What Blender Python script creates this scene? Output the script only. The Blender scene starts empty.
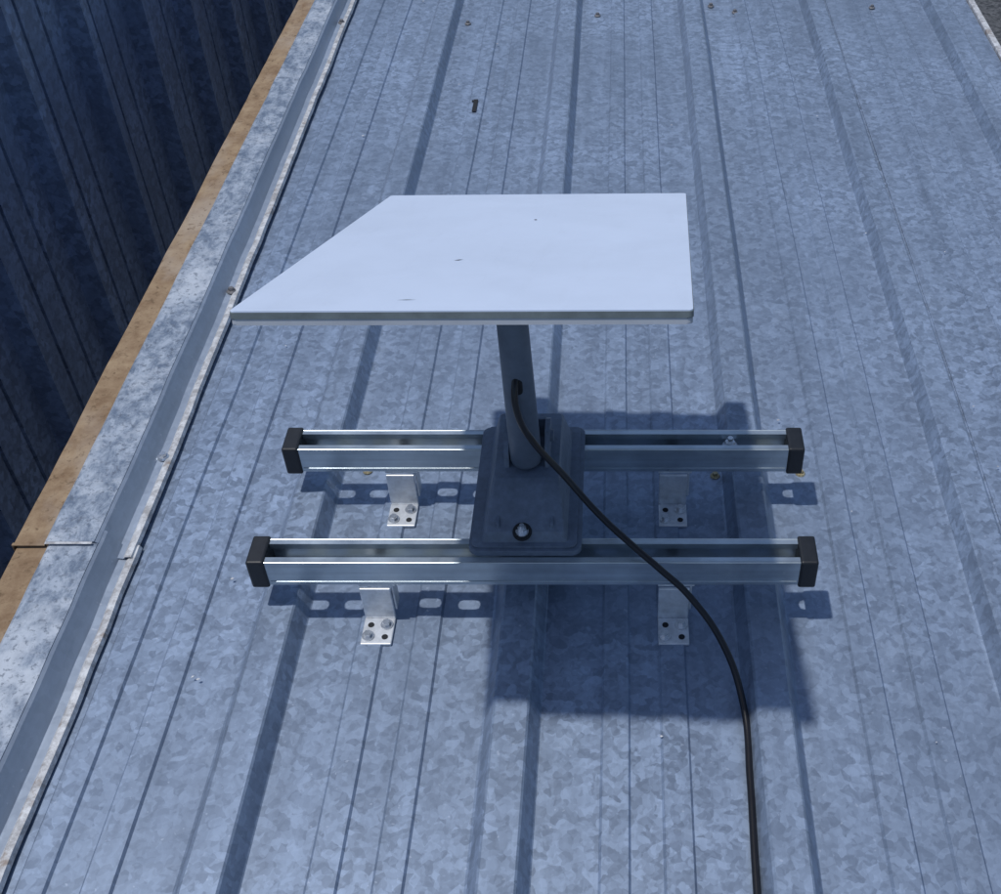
import bpy, bmesh, math, random
from mathutils import Vector, Matrix, noise
random.seed(4)
scene = bpy.context.scene
R = math.radians

# ------------------------------------------------------------------ helpers
def link(me, name, mat=None, parent=None, loc=(0,0,0), rot=(0,0,0), smooth=False):
    ob = bpy.data.objects.new(name, me)
    scene.collection.objects.link(ob)
    if mat: me.materials.append(mat)
    ob.location = loc; ob.rotation_euler = rot
    if parent: ob.parent = parent
    if smooth:
        for p in me.polygons: p.use_smooth = True
    return ob

def empty(name, loc=(0,0,0), rot=(0,0,0)):
    e = bpy.data.objects.new(name, None); scene.collection.objects.link(e)
    e.location = loc; e.rotation_euler = rot; e.empty_display_size = .05
    return e

def bm_obj(bm, name, mat, parent=None, loc=(0,0,0), rot=(0,0,0), smooth=False):
    bmesh.ops.recalc_face_normals(bm, faces=bm.faces)
    me = bpy.data.meshes.new(name); bm.to_mesh(me); bm.free()
    return link(me, name, mat, parent, loc, rot, smooth)

def add_box(bm, x0,x1,y0,y1,z0,z1, bev=0, seg=2):
    b2 = bmesh.new()
    bmesh.ops.create_cube(b2, size=1)
    for v in b2.verts:
        v.co = Vector(((x0+x1)/2+v.co.x*(x1-x0), (y0+y1)/2+v.co.y*(y1-y0), (z0+z1)/2+v.co.z*(z1-z0)))
    if bev: bmesh.ops.bevel(b2, geom=b2.edges[:], offset=bev, segments=seg, affect='EDGES', profile=.5)
    me = bpy.data.meshes.new('tmp'); b2.to_mesh(me); b2.free(); bm.from_mesh(me); bpy.data.meshes.remove(me)

def add_cyl(bm, c, r, h, seg=24, r2=None, M=None, bev=0):
    b2 = bmesh.new()
    bmesh.ops.create_cone(b2, cap_ends=True, segments=seg, radius1=r, radius2=r if r2 is None else r2, depth=h)
    if bev:
        es = [e for e in b2.edges if abs(e.verts[0].co.z-e.verts[1].co.z) < 1e-6 and e.verts[0].co.z > 0]
        bmesh.ops.bevel(b2, geom=es, offset=bev, segments=2, affect='EDGES')
    if M: bmesh.ops.transform(b2, matrix=M, verts=b2.verts)
    bmesh.ops.translate(b2, vec=Vector(c), verts=b2.verts)
    me = bpy.data.meshes.new('tmp'); b2.to_mesh(me); b2.free(); bm.from_mesh(me); bpy.data.meshes.remove(me)

def add_prism(bm, pts, z0, z1, bev=0):
    b2 = bmesh.new()
    a = [b2.verts.new((x,y,z0)) for x,y in pts]; b = [b2.verts.new((x,y,z1)) for x,y in pts]
    b2.faces.new(a[::-1]); b2.faces.new(b)
    n=len(pts)
    for i in range(n): b2.faces.new((a[i],a[(i+1)%n],b[(i+1)%n],b[i]))
    if bev:
        es=[e for e in b2.edges if abs(e.verts[0].co.z-e.verts[1].co.z)<1e-7]
        bmesh.ops.bevel(b2, geom=es, offset=bev, segments=3, affect='EDGES', profile=.5)
    me = bpy.data.meshes.new('tmp'); b2.to_mesh(me); b2.free(); bm.from_mesh(me); bpy.data.meshes.remove(me)

def rrect(cx,cy,w,h,r,n=6):
    out=[]
    for sx,sy,a0 in ((1,1,0),(-1,1,90),(-1,-1,180),(1,-1,270)):
        for i in range(n+1):
            a=R(a0+90*i/n)
            out.append((cx+sx*(w/2-r)+r*math.cos(a), cy+sy*(h/2-r)+r*math.sin(a)))
    return out

# ------------------------------------------------------------------ materials
class N:
    def __init__(s, name):
        s.m = bpy.data.materials.new(name); s.m.use_nodes=True
        s.t = s.m.node_tree; s.b = s.t.nodes['Principled BSDF']
        s.tc = s.t.nodes.new('ShaderNodeTexCoord').outputs['Object']
    def n(s,t,**k):
        x = s.t.nodes.new(t)
        for a,b in k.items(): setattr(x,a,b)
        return x
    def l(s,a,b): s.t.links.new(a,b)
    def mapping(s, scale, src=None, rot=(0,0,0)):
        m=s.n('ShaderNodeMapping'); m.inputs['Scale'].default_value=scale; m.inputs['Rotation'].default_value=rot
        s.l(src or s.tc, m.inputs['Vector']); return m.outputs[0]
    def noise(s, scale, detail=5, rough=.6, vec=None, dist=0):
        x=s.n('ShaderNodeTexNoise'); x.inputs['Scale'].default_value=scale; x.inputs['Detail'].default_value=detail
        x.inputs['Roughness'].default_value=rough; x.inputs['Distortion'].default_value=dist
        s.l(vec or s.tc, x.inputs['Vector']); return x.outputs[0]
    def vor(s, scale, vec=None):
        x=s.n('ShaderNodeTexVoronoi'); x.inputs['Scale'].default_value=scale
        s.l(vec or s.tc, x.inputs['Vector'])
        sp=s.n('ShaderNodeSeparateColor'); s.l(x.outputs['Color'], sp.inputs[0]); return sp.outputs[0]
    def warp(s, amount, scale):
        x=s.n('ShaderNodeTexNoise'); x.inputs['Scale'].default_value=scale; x.inputs['Detail'].default_value=2
        s.l(s.tc,x.inputs['Vector'])
        a=s.n('ShaderNodeVectorMath',operation='MULTIPLY_ADD'); s.l(x.outputs['Color'],a.inputs[0])
        a.inputs[1].default_value=(amount,)*3; s.l(s.tc,a.inputs[2]); return a.outputs[0]
    def rng(s, v, a,b,c,d):
        x=s.n('ShaderNodeMapRange'); s.l(v,x.inputs[0])
        for i,q in enumerate((a,b,c,d)): x.inputs[i+1].default_value=q
        return x.outputs[0]
    def mul(s,a,b,op='MULTIPLY'):
        x=s.n('ShaderNodeMath',operation=op)
        for i,q in enumerate((a,b)):
            if isinstance(q,(int,float)): x.inputs[i].default_value=q
            else: s.l(q,x.inputs[i])
        return x.outputs[0]
    def mix(s,f,a,b,mode='MIX'):
        x=s.n('ShaderNodeMix',data_type='RGBA',blend_type=mode)
        if isinstance(f,(int,float)): x.inputs[0].default_value=f
        else: s.l(f,x.inputs[0])
        for i,q in ((6,a),(7,b)):
            if isinstance(q,tuple): x.inputs[i].default_value=(*q[:3],1)
            else: s.l(q,x.inputs[i])
        return x.outputs[2]
    def grey(s,v):
        x=s.n('ShaderNodeCombineColor')
        for i in range(3): s.l(v,x.inputs[i])
        return x.outputs[0]
    def bump(s,h,strength=.3,dist=.001):
        x=s.n('ShaderNodeBump'); x.inputs['Strength'].default_value=strength; x.inputs['Distance'].default_value=dist
        s.l(h,x.inputs['Height']); s.l(x.outputs[0], s.b.inputs['Normal'])
    def set(s, color=None, rough=None, metal=None, spec=None):
        for k,v in (('Base Color',color),('Roughness',rough),('Metallic',metal),('Specular IOR Level',spec)):
            if v is None: continue
            if isinstance(v,tuple): s.b.inputs[k].default_value=(*v[:3],1)
            elif isinstance(v,(int,float)): s.b.inputs[k].default_value=v
            else: s.l(v,s.b.inputs[k])
        return s.m

def galv(name, base, contrast=.22, metal=.35, dirt=.5, streak_axis='Y', rough=.45, spangle=75, bumpy=True, streak=.15):
    g=N(name)
    w=g.warp(.014,55)
    v1=g.vor(spangle,w); v2=g.vor(spangle*2.1,w)
    mixv=g.mul(g.mul(v1,.62),g.mul(v2,.38),'ADD')
    big=g.noise(2.2,3)
    sp=g.mul(g.rng(mixv,.15,.9,-contrast,contrast),g.rng(big,.3,.75,.45,1.35))
    f=g.mul(sp,1.0,'ADD')
    sc=(26,.9,26) if streak_axis=='Y' else (26,26,.9)
    st=g.noise(1,5,.65,g.mapping(sc))
    f=g.mul(f,g.rng(st,.3,.75,1-streak,1+streak))
    f=g.mul(f,g.rng(big,.3,.7,.88,1.12))
    c=g.mix(1.0,base,g.grey(f),'MULTIPLY')
    bl=g.rng(g.noise(9,6,.72,dist=.6),.58,.76,0,dirt*.5)
    c=g.mix(bl,c,(base[0]*1.6,base[1]*1.50,base[2]*1.36))
    gr=g.rng(g.noise(5,7,.7,g.mapping((3,.7,3) if streak_axis=='Y' else (3,3,.7))),.56,.8,0,dirt*.6)
    c=g.mix(gr,c,(base[0]*.5,base[1]*.52,base[2]*.55))
    sk=g.rng(g.noise(150,1,.5),.73,.79,0,dirt*.6)
    c=g.mix(sk,c,(base[0]*2,base[1]*1.8,base[2]*1.6))
    if bumpy: g.bump(mixv,.10,.0006)
    r=g.mul(g.rng(mixv,0,1,rough-.07,rough+.08),g.rng(gr,0,.3,0,.15),'ADD')
    return g.set(c,r,metal)

M_roof = galv('galvanised_roof', (.232,.296,.405), contrast=.25, spangle=92, dirt=.65)
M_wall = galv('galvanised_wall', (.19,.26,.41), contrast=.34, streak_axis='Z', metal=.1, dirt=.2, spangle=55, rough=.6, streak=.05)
M_smooth = galv('flashing_smooth', (.34,.40,.49), contrast=.06, metal=.4, dirt=.5)

def worn():
    g=N('flashing_worn')
    a=g.noise(45,8,.78,g.mapping((1,.6,1)),.4)
    b=g.noise(8,5,.7)
    c=g.mix(g.rng(a,.40,.60,0,1),(.13,.175,.25),(.37,.43,.52))
    c=g.mix(g.rng(b,.50,.64,0,.7),c,(.56,.61,.68))
    c=g.mix(g.rng(g.noise(120,3,.7),.54,.66,0,.7),c,(.10,.125,.17))
    c=g.mix(g.rng(g.noise(16,6,.75,dist=1),.66,.74,0,.45),c,(.28,.20,.13))
    g.bump(a,.4,.001)
    return g.set(c,g.rng(a,.3,.7,.5,.75),.2)
M_worn=worn()
def rust():
    g=N('rusted_edge')
    a=g.noise(24,8,.72); b=g.noise(7,5,.6,g.mapping((1,.5,1)))
    c=g.mix(g.rng(a,.35,.65,0,1),(.20,.125,.070),(.36,.26,.16))
    c=g.mix(g.rng(b,.5,.68,0,.7),c,(.40,.34,.28))
    c=g.mix(g.rng(g.noise(90,4,.7),.56,.7,0,.8),c,(.10,.06,.03))
    g.bump(a,.5,.001); return g.set(c,.85,0)
M_rust=rust()
def strip():
    g=N('oxidised_trim')
    a=g.noise(60,6,.75)
    c=g.mix(g.rng(a,.40,.62,0,1),(.34,.34,.35),(.66,.68,.71))
    c=g.mix(g.rng(g.noise(25,6,.7),.58,.68,0,.8),c,(.22,.16,.12))
    g.bump(a,.5,.001); return g.set(c,.6,.1)
M_strip=strip()
def plain(name,col,rough,metal,var=.12,scale=60,bump=.15,spec=.5):
    g=N(name); a=g.noise(scale,4,.65); b=g.noise(scale*.12,3,.6)
    f=g.mul(g.rng(a,.3,.7,1-var,1+var),g.rng(b,.3,.7,1-var*.8,1+var*.8))
    c=g.mix(1.0,col,g.grey(f),'MULTIPLY'); 
    if bump: g.bump(a,bump,.0005)
    return g.set(c,g.rng(b,.3,.7,max(0,rough-.06),rough+.08),metal,spec)
def strutm():
    g=N('zinc_strut')
    a=g.noise(1,5,.6,g.mapping((3,90,90))); b=g.noise(14,5,.65)
    f=g.mul(g.rng(a,.3,.7,.86,1.12),g.rng(b,.3,.7,.80,1.14))
    c=g.mix(1.0,(.53,.60,.65),g.grey(f),'MULTIPLY')
    c=g.mix(g.rng(g.noise(40,6,.75),.60,.72,0,.45),c,(.74,.76,.76))
    g.bump(a,.12,.0004)
    return g.set(c,g.rng(b,.3,.7,.26,.42),.78)
M_strut=strutm()
M_alu=plain('bracket_aluminium',(.66,.69,.73),.42,.45,.16,90)
M_bolt=plain('zinc_bolt',(.72,.74,.76),.25,.85,.1,200,.1)
M_oldscrew=plain('weathered_screw',(.25,.24,.24),.5,.6,.35,300,.3)
M_ochre=plain('passivated_screw',(.42,.36,.22),.45,.6,.35,300,.3)
M_hole=plain('dark_hole',(.012,.014,.018),.8,0)
M_cap=plain('black_plastic',(.011,.013,.017),.42,0,.25,90,.25)
M_cable=plain('black_cable',(.008,.008,.011),.36,0,.2,80,.1)
M_pole=plain('grey_painted_mast',(.112,.140,.185),.45,.1,.10,70,.05,.4)
M_base=plain('grey_polymer_base',(.125,.158,.215),.5,0,.16,110,.2)
M_under=plain('antenna_underside',(.42,.45,.50),.5,0,.05)
M_edge=plain('antenna_edge',(.15,.18,.19),.4,0,.2,50)
M_brick=plain('rendered_wall',(.30,.31,.32),.8,0,.1,8)
def white():
    g=N('white_antenna_face')
    d=g.rng(g.noise(5,5,.65),.42,.75,0,.35)
    c=g.mix(d,(.60,.69,.86),(.46,.53,.66))
    c=g.mix(g.rng(g.noise(1,5,.7,g.mapping((30,5,5))),.55,.80,0,.18),c,(.42,.47,.58))
    c=g.mix(g.rng(g.noise(60,5,.8),.66,.80,0,.45),c,(.36,.39,.46))
    return g.set(c,g.rng(g.noise(12,3),.3,.7,.38,.5),0,.4)
M_white=white()
def gravel():
    g=N('ground_gravel')
    v=g.vor(35,g.warp(.03,20)); a=g.noise(.8,5)
    c=g.mix(g.rng(v,0,1,0,1),(.030,.034,.040),(.11,.115,.125))
    c=g.mix(g.rng(a,.4,.7,0,.4),c,(.07,.07,.07)); g.bump(v,.6,.02)
    return g.set(c,.9,0)
M_ground=gravel()

# ------------------------------------------------------------------ ground
bm=bmesh.new(); bmesh.ops.create_grid(bm,x_segments=8,y_segments=8,size=400)
bm_obj(bm,'ground',M_ground,loc=(0,0,-3.2))

# ------------------------------------------------------------------ roofed building
bld=empty('metal_roof_building')
edges=[-.398,-.094,.215,.525,.835]          # right foot of each main rib
pts=[(-.70,0.0)]
RH=.028
for i,e in enumerate(edges):
    w=.070
    x0=e-.305
    for mc in (.085,.155):
        c=x0+mc
        if c-.02>-.69:
            pts+= [(c-.0180,0),(c-.0148,.0036),(c+.0145,.0036),(c+.0172,0)]
    pts+= [(e-w,0),(e-w+.003,.0015),(e-w+.015,RH-.002),(e-w+.018,RH),(e-.015,RH),(e-.0125,RH-.002),(e-.0015,.0015),(e,0)]
pts+=[(.865,0),(.89,0),(.892,-.012)]
bm=bmesh.new(); rows=[]
NY=220; Y0,Y1=-3.0,6.0
for j in range(NY+1):
    y=Y0+(Y1-Y0)*j/NY
    row=[]
    for (x,z) in pts:
        dz=.0018*noise.noise(Vector((x*5,y*2.2,0)))+.0011*noise.noise(Vector((x*18,y*7,3)))
        dx=.0024*noise.noise(Vector((x*2,y*1.7,9)))
        row.append(bm.verts.new((x+dx,y,z+dz)))
    rows.append(row)
for j in range(NY):
    for i in range(len(pts)-1):
        bm.faces.new((rows[j][i],rows[j][i+1],rows[j+1][i+1],rows[j+1][i]))
roof=bm_obj(bm,'roof_sheet',M_roof,bld)
bm=bmesh.new(); add_box(bm,.5275,.5290,Y0,Y1,.0002,.0026)
bm_obj(bm,'sheet_lap',M_roof,bld)
bm=bmesh.new(); add_box(bm,-.775,.86,Y0+.05,Y1-.05,-3.2,-.03)
bm_obj(bm,'walls',M_brick,bld)
bm=bmesh.new(); add_box(bm,.893,.908,Y0,Y1,-.09,.006,.002)
bm_obj(bm,'edge_trim',M_strip,bld)

# left flashing : bent profile pieces, wavy along length
def flashing(name, prof, mat, y0,y1, dz=0, dx=0, amp=.0018, seed=0, tp=(0,)):
    bm=bmesh.new(); n=max(8,int((y1-y0)/.02)); rows=[]
    for j in range(n+1):
        y=y0+(y1-y0)*j/n
        row=[bm.verts.new((x+dx-.020*tp[min(i,len(tp)-1)]*max(0,y-1.2)/1.6+amp*noise.noise(Vector((x*4+seed,y*4,1)))+amp*.6*noise.noise(Vector((x*9+seed,y*17,1))), y,
                 z+dz+amp*noise.noise(Vector((x*8,y*5,5+seed))))) for i,(x,z) in enumerate(prof)]
        rows.append(row)
    for j in range(n):
        for i in range(len(prof)-1):
            bm.faces.new((rows[j][i],rows[j][i+1],rows[j+1][i+1],rows[j+1][i]))
    ob=bm_obj(bm,name,mat,bld)
    s=ob.modifiers.new('Solidify','SOLIDIFY'); s.thickness=.0014; s.offset=0
    return ob
YJ=1.03
for k,(ya,yb,dz,dx) in enumerate(((YJ-.004,Y1,.0035,0.0),(Y0,YJ+.02,0,.004))):
    flashing('rusted_edge',[(-.800,-.10),(-.801,.030),(-.797,.035),(-.756,.0365)],M_rust,ya,yb,dz,dx,seed=k*5)
    flashing('flashing_top',[(-.7555,.0385),(-.752,.0405),(-.690,.0405)],M_worn,ya,yb,dz,dx,seed=k*5,tp=(0,0,.7))
    flashing('flashing_slope',[(-.6898,.0400),(-.686,.0375),(-.672,.0085),(-.662,.0065)],M_smooth,ya,yb,dz,dx,seed=k*5,tp=(.7,.7,1,1))
    flashing('flashing_hem',[(-.6615,.0068),(-.658,.0100),(-.651,.0100),(-.6490,.0040)],M_strip,ya,yb,dz,dx,amp=.0022,seed=k*5,tp=(1,))
bm=bmesh.new()
add_box(bm,-.754,-.692,YJ-.009,YJ-.005,.0446,.0456,.0004)
bm_obj(bm,'flashing_joint',M_strip,bld)
bm=bmesh.new()
add_box(bm,-.798,-.7545,YJ-.009,YJ-.004,.0405,.0425,.0005)
bm_obj(bm,'flashing_joint',M_rust,bld)

def screw(x,y,z,mat=M_oldscrew,s=1.0,name='roof_screw',ax=None,par=bld):
    bm=bmesh.new()
    tilt=Matrix.Rotation(random.uniform(-.1,.1),4,'X')@Matrix.Rotation(random.uniform(0,3),4,'Z')
    add_cyl(bm,(0,0,.0012*s),.0080*s,.0024*s,20,.0062*s,tilt)
    add_cyl(bm,(0,0,.0045*s),.0045*s,.0050*s,6,None,tilt,.0006*s)
    return bm_obj(bm,name,mat,par,(x,y,z),ax or (0,0,0))
for x,y in ((-.375,2.80),(-.055,2.85),(.160,2.86),(.232,2.91),(.290,2.87),(.640,2.90)):
    screw(x,y,.002,M_oldscrew,1.0)
for x,y in ((-.366,1.205),(.138,1.195),(.262,1.200),):
    screw(x,y,.001,M_ochre,.9)
for y in (-.44,4.5):
    for e in edges: screw(e+.03,y,.001,M_oldscrew,.85)
for y,m in ((-.4,M_oldscrew),(.25,M_oldscrew),(1.222,M_bolt),(1.64,M_oldscrew),(2.78,M_oldscrew),(3.5,M_oldscrew)):
    screw((-.664 if y>YJ else -.656)-.018*max(0,y-1.2)/1.6,y,.013,m,1.1)

# small black painted stroke on the roof pan
bm=bmesh.new()
add_box(bm,-.0045,.0045,-.030,.028,0,.0006)
add_box(bm,-.0090,-.0046,.017,.024,0,.0006)
b=bm_obj(bm,'painted_mark',M_hole,bld,(-.3155,2.351,.0066))
# leaf litter specks
bm=bmesh.new()
for i in range(46):
    x=random.uniform(-.6,.86); y=random.uniform(.4,3.0); s=random.uniform(.0010,.0024)
    a=random.uniform(0,6.3); b2=[bm.verts.new((x+s*math.cos(a+q)*(1.6 if q in(0,math.pi) else .6),y+s*math.sin(a+q),.0062+random.uniform(0,.0006))) for q in (0,math.pi/2,math.pi,4.7)]
    bm.faces.new(b2)
bm_obj(bm,'roof_debris',M_strip,bld)

# ------------------------------------------------------------------ neighbouring building (left, ribbed wall in shade)
nb=empty('neighbouring_building')
bm=bmesh.new(); prof=[]; y=-4.0
XW=-1.36
while y<12:
    for g0 in (.085,.185):
        prof+=[(y+g0,0),(y+g0+.001,-.016),(y+g0+.011,-.016),(y+g0+.013,0)]
    prof+=[(y+.290,0),(y+.292,.055),(y+.330,.055),(y+.332,-.01),(y+.350,-.01),(y+.352,0)]
    y+=.36
zs=[-3.2,-2.4,-1.6,-.8,0,.34]
cols=[[bm.verts.new((XW+d,yy,z)) for z in zs] for yy,d in prof]
for a,b in zip(cols,cols[1:]):
    for i in range(len(zs)-1): bm.faces.new((a[i],b[i],b[i+1],a[i+1]))
bm_obj(bm,'ribbed_wall',M_wall,nb)
bm=bmesh.new(); add_box(bm,XW-.10,XW+.070,-4,12,.341,.38,.004)
bm_obj(bm,'wall_capping',M_smooth,nb)
bm=bmesh.new(); add_box(bm,XW-5,XW-.03,-3.98,11.6,-3.2,.335)
bm_obj(bm,'building_body',M_brick,nb)

# ------------------------------------------------------------------ mounting rails
SL=.041; T=.0025
def rail(yf, xl, xr, name, z0=.065):
    e=empty(name,((xl+xr)/2,yf+SL/2,z0))
    L=(xr-xl)/2
    bm=bmesh.new()
    h=SL/2
    add_box(bm,-L,L,-h+T,-.0075,0,T); add_box(bm,-L,L,.0075,h-T,0,T)
    x=-L
    while x<L:
        x1=min(x+.020,L); add_box(bm,x,x1,-.0075,.0075,0,T)
        for sx,xx in ((1,x1),(-1,x+.049)):
            if xx<L:
                for sy in (-1,1):
                    vs=[(xx,sy*.0075),(xx+sx*.006,sy*.0075),(xx+sx*.0018,sy*.0058),(xx,sy*.0015)]
                    lo=[bm.verts.new((a,b,.0002)) for a,b in vs]; hi=[bm.verts.new((a,b,T-.0002)) for a,b in vs]
                    bm.faces.new(lo); bm.faces.new(hi)
                    for i in range(4): bm.faces.new((lo[i],lo[(i+1)%4],hi[(i+1)%4],hi[i]))
        x+=.049
    add_box(bm,-L,L,-h,-h+T,0,SL,.0009); add_box(bm,-L,L,h-T,h,0,SL,.0009)
    add_box(bm,-L,L,-h+T,-h+.0095,SL-T,SL-.0002); add_box(bm,-L,L,h-.0095,h-T,SL-T,SL-.0002)
    add_box(bm,-L,L,-h+.0075,-h+.0095,SL-.009,SL-T); add_box(bm,-L,L,h-.0095,h-.0075,SL-.009,SL-T)
    add_box(bm,-L+.012,L-.012,-h-.0008,-h-.0001,.0050,.0075,.0003)
    bm_obj(bm,'channel',M_strut,e)
    for s in (-1,1):
        bm=bmesh.new()
        add_box(bm,s*L-.010*s if s>0 else s*L-.012,s*L+.012 if s>0 else s*L+.010,-h-.0028,h+.0028,-.0028,SL+.0028,.003,3)
        bm_obj(bm,'end_cap',M_cap,e,smooth=False)
    return e
def bracket(par, x, w=.039, rail_front=-SL/2, zf=-.065):
    bm=bmesh.new()
    yb=rail_front+.001; t=.004
    add_box(bm,x-w/2,x+w/2,yb-.046,yb-t,zf+.001,zf+.001+t,.0012)
    add_box(bm,x-w/2,x+w/2,yb-t,yb,zf+.001,-.0045,.0012)
    add_box(bm,x-w/2-.001,x+w/2+.006,yb+.0002,yb+.036,-.0045,-.0006,.001)
    add_box(bm,x+w/2+.0002,x+w/2+.003,yb+.0002,yb+.020,zf+.016,-.0047,.0008)
    bm_obj(bm,'bracket',M_alu,par)
    bm=bmesh.new()
    for dx,dy in ((.010,-.016),(-.011,-.034)):
        add_cyl(bm,(x+dx,yb+dy,zf+.0062),.0078,.0016,20)
        add_cyl(bm,(x+dx,yb+dy,zf+.0098),.0052,.0056,6,None,Matrix.Rotation(random.uniform(0,1),4,'Z'),.0007)
    bm_obj(bm,'bracket_bolts',M_bolt,par)
    bm=bmesh.new()
    for dx,dy in ((-.010,-.016),(.010,-.035)):
        add_cyl(bm,(x+dx,yb+dy,zf+.0052),.0040,.0008,16)
    bm_obj(bm,'bracket_hole',M_hole,par)
xlf,xrf,xlr,xrr=-.444,.231,-.444,.238
rf=rail(.934,xlf,xrf,'mounting_rail')
rr=rail(1.137,xlr,xrr,'mounting_rail')
cf=(xlf+xrf)/2; cr=(xlr+xrr)/2
bracket(rf,-.305-cf); bracket(rf,.068-cf)
bracket(rr,-.302-cr); bracket(rr,.074-cr)
def bolt(par,c,s=1.0,mat=M_bolt,name='bolt'):
    bm=bmesh.new()
    add_cyl(bm,(0,0,.001*s),.0085*s,.002*s,24); add_cyl(bm,(0,0,.005*s),.0060*s,.006*s,6,None,None,.0008*s)
    add_cyl(bm,(0,0,.010*s),.0032*s,.006*s,14)
    return bm_obj(bm,name,mat,par,c,(0,0,.3))
bolt(rr,(.151-cr,.002,.027),1.2)
bolt(rr,(.074-cr,.0,.003),1.0,M_hole); bolt(rr,(-.302-cr,0,.003),1.0,M_hole)
bolt(rf,(.068-cf,0,.003),1.0,M_hole); bolt(rf,(-.305-cf,0,.003),1.0,M_hole)

# ------------------------------------------------------------------ satellite antenna
ant=empty('satellite_antenna',(-.116,1.055,.1065))
bm=bmesh.new()
add_prism(bm,rrect(0,.004,.138,.228,.010),0,.009,.002)
add_prism(bm,rrect(-.001,.004,.129,.219,.008),.0092,.0125,.0012)
bm_obj(bm,'base_plate',M_base,ant)
bm=bmesh.new()
def loft(bm, sections, bev=0):
    rings=[[bm.verts.new((x,y,z)) for x,y in pts] for pts,z in sections]
    n=len(rings[0])
    for a,b in zip(rings,rings[1:]):
        for i in range(n): bm.faces.new((a[i],a[(i+1)%n],b[(i+1)%n],b[i]))
    bm.faces.new(rings[-1]); bm.faces.new(rings[0][::-1])
loft(bm,[(rrect(-.001,.004,.106,.206,.005),.0125),(rrect(-.001,.006,.098,.196,.005),.024),(rrect(0,.028,.084,.132,.005),.054),(rrect(0,.030,.080,.122,.005),.0565)])
for s in (-1,1):
    add_box(bm,s*.033-.0018,s*.033+.0018,-.088,-.040,.016,.034,.0008)
bm_obj(bm,'base_housing',M_base,ant)
bm=bmesh.new()
for s in (-1,1):
    b2=[(-.026,.052),(.050,.052),(.044,.080),(.024,.096),(.000,.094),(-.018,.074)]
    x0,x1=(s*.0255-.0030,s*.0255+.0030)
    a=[bm.verts.new((x0,y+.012,z)) for y,z in b2]; b=[bm.verts.new((x1,y+.012,z)) for y,z in b2]
    bm.faces.new(a); bm.faces.new(b[::-1])
    for i in range(6): bm.faces.new((a[i],a[(i+1)%6],b[(i+1)%6],b[i]))
add_box(bm,-.0225,.0225,.046,.052,.054,.086,.001)
add_cyl(bm,(.0305,.022,.080),.0080,.005,20,None,Matrix.Rotation(R(90),4,'Y'))
bm_obj(bm,'mast_bracket',M_base,ant)
# mast
bm=bmesh.new(); seg=48; ring=[]
prof=[(.006,.0585),(.015,.0592),(.0184,.0620),(.0196,.067),(.0194,.12),(.0185,.22),(.0174,.352)]
for r,z in prof: ring.append([bm.verts.new((-.001-.006*max(0,z-.05)/.3+r*math.cos(2*math.pi*i/seg),r*math.sin(2*math.pi*i/seg)-.003,z)) for i in range(seg)])
for a,b in zip(ring,ring[1:]):
    for i in range(seg): bm.faces.new((a[i],a[(i+1)%seg],b[(i+1)%seg],b[i]))
bm.faces.new(ring[0][::-1]); bm.faces.new(ring[-1])
bm_obj(bm,'mast',M_pole,ant,(0,0,0),smooth=True)
bm=bmesh.new()
rr_,y0_,y1_=(.0058,-.0224,-.0170)
b2=[(rr_*math.cos(2*math.pi*i/24),rr_*math.sin(2*math.pi*i/24)+(.005 if math.sin(2*math.pi*i/24)>0 else -.005)) for i in range(24)]
a=[bm.verts.new((x,y0_,z)) for x,z in b2]; b=[bm.verts.new((x,y1_,z)) for x,z in b2]
bm.faces.new(a); bm.faces.new(b)
for i in range(24): bm.faces.new((a[i],a[(i+1)%24],b[(i+1)%24],b[i]))
bm_obj(bm,'cable_port',M_hole,ant,(-.003,-.0005,.195))
bm=bmesh.new(); add_cyl(bm,(0,0,0),.0118,.0016,28); bm_obj(bm,'bolt_recess',M_hole,ant,(-.003,-.0925,.0245),(R(25),0,0))
bolt(ant,(-.003,-.0925,.0245),.95)
# panel
pan=empty('panel_pivot',(-.004,-.004,.3835),(R(-21.2),R(-1.7),R(-2.0))); pan.parent=ant
PW,PL=.388,.596
bm=bmesh.new(); add_prism(bm,rrect(0,0,PW-.0012,PL-.0012,.0045),-.003,.0016,.0004)
bm_obj(bm,'panel_face',M_white,pan)
bm=bmesh.new(); add_prism(bm,rrect(0,0,PW,PL,.0050),-.0052,.0004,.0005)
bm_obj(bm,'panel_rim',M_edge,pan)
bm=bmesh.new(); add_prism(bm,rrect(0,0,PW-.0015,PL-.0015,.0050),-.0108,-.0054,.0010)
bm_obj(bm,'panel_shell',M_under,pan)
bm=bmesh.new(); loft(bm,[(rrect(0,0,.16,.26,.03),-.028),(rrect(0,0,.26,.40,.03),-.020),(rrect(0,0,.33,.50,.02),-.0110)])
bm_obj(bm,'panel_back_housing',M_under,pan)
bm=bmesh.new(); add_cyl(bm,(0,0,-.035),.028,.04,32)
bm_obj(bm,'panel_hub',M_under,pan)
def fleck(vs,loc,mat=M_hole):
    bm=bmesh.new(); bm.faces.new([bm.verts.new((x,y,0)) for x,y in vs]); bm_obj(bm,'debris_fleck',mat,pan,loc)
fleck([(-.0045,-.0022),(-.0005,-.0010),(.0045,.0026),(.0005,.0022)],(-.034,-.104,.0021))
fleck([(-.0014,-.0016),(.0016,-.0014),(.0014,.0018),(-.0014,.0014)],(.018,.112,.0021))
fleck([(-.008,-.0010),(.002,-.0006),(.009,.0012),(.000,.0006)],(-.052,-.262,.0021),M_edge)

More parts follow.
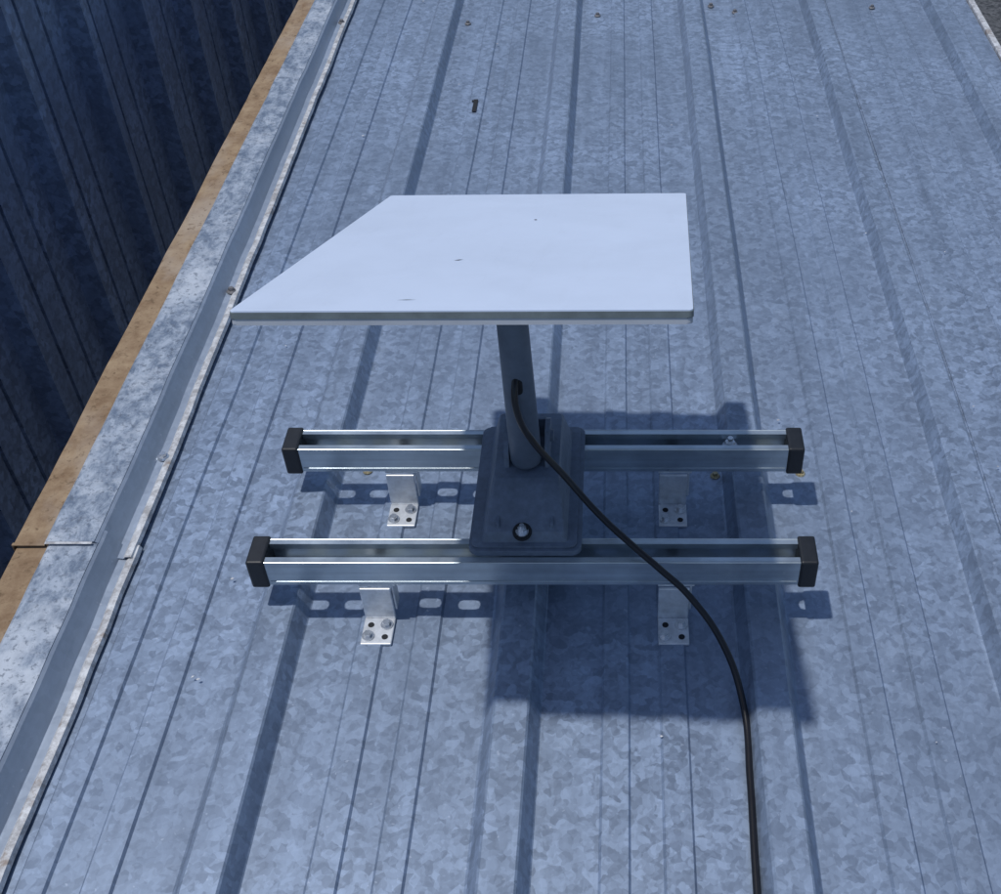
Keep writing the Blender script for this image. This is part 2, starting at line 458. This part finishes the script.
# ------------------------------------------------------------------ cable
cpts=[(-.117,1.050,.318),(-.122,1.028,.304),(-.119,1.018,.270),(-.105,1.018,.232),(-.068,1.011,.180),(-.025,.983,.140),(.022,.945,.1175),
 (.048,.922,.1095),(.084,.897,.088),(.126,.853,.046),(.1456,.795,.016),(.1467,.698,.0080),(.144,.603,.0065),(.1423,.540,.0065),(.135,.3,.006),(.12,-.1,.006),(.13,-1.0,.006),(.13,-2.9,.006)]
cu=bpy.data.curves.new('antenna_cable','CURVE'); cu.dimensions='3D'
sp=cu.splines.new('BEZIER'); sp.bezier_points.add(len(cpts)-1)
for p,c in zip(sp.bezier_points,cpts):
    p.co=c; p.handle_left_type=p.handle_right_type='AUTO'
cu.bevel_depth=.0042; cu.bevel_resolution=5; cu.resolution_u=16
cu.materials.append(M_cable)
co=bpy.data.objects.new('antenna_cable',cu); scene.collection.objects.link(co)

# ------------------------------------------------------------------ light
w=bpy.data.worlds.new('World'); scene.world=w; w.use_nodes=True
nt=w.node_tree; bg=nt.nodes['Background']
sky=nt.nodes.new('ShaderNodeTexSky'); sky.sky_type='NISHITA'; sky.sun_disc=False
sky.sun_elevation=R(74); sky.sun_rotation=R(-90); sky.air_density=1.0; sky.dust_density=.8; sky.ozone_density=1.6
nt.links.new(sky.outputs[0],bg.inputs[0]); bg.inputs[1].default_value=.096
sl=bpy.data.lights.new('sun','SUN'); sl.energy=2.4; sl.angle=R(1.6); sl.color=(1,.98,.95)
so=bpy.data.objects.new('sun',sl); scene.collection.objects.link(so); so.location=(-2,0,6); so.rotation_euler=(R(1.0),R(-16.0),0)

# ------------------------------------------------------------------ camera
cam=bpy.data.cameras.new('camera'); cam.sensor_width=36; cam.lens=36*1150/1001; cam.shift_x=-.119
cam.clip_start=.02; cam.clip_end=2000
c=bpy.data.objects.new('camera',cam); scene.collection.objects.link(c)
c.location=(0,0,1.16); c.rotation_euler=(R(90-42.69),0,0); scene.camera=c
scene.view_settings.view_transform='Standard'; scene.view_settings.look='None'; scene.view_settings.exposure=0
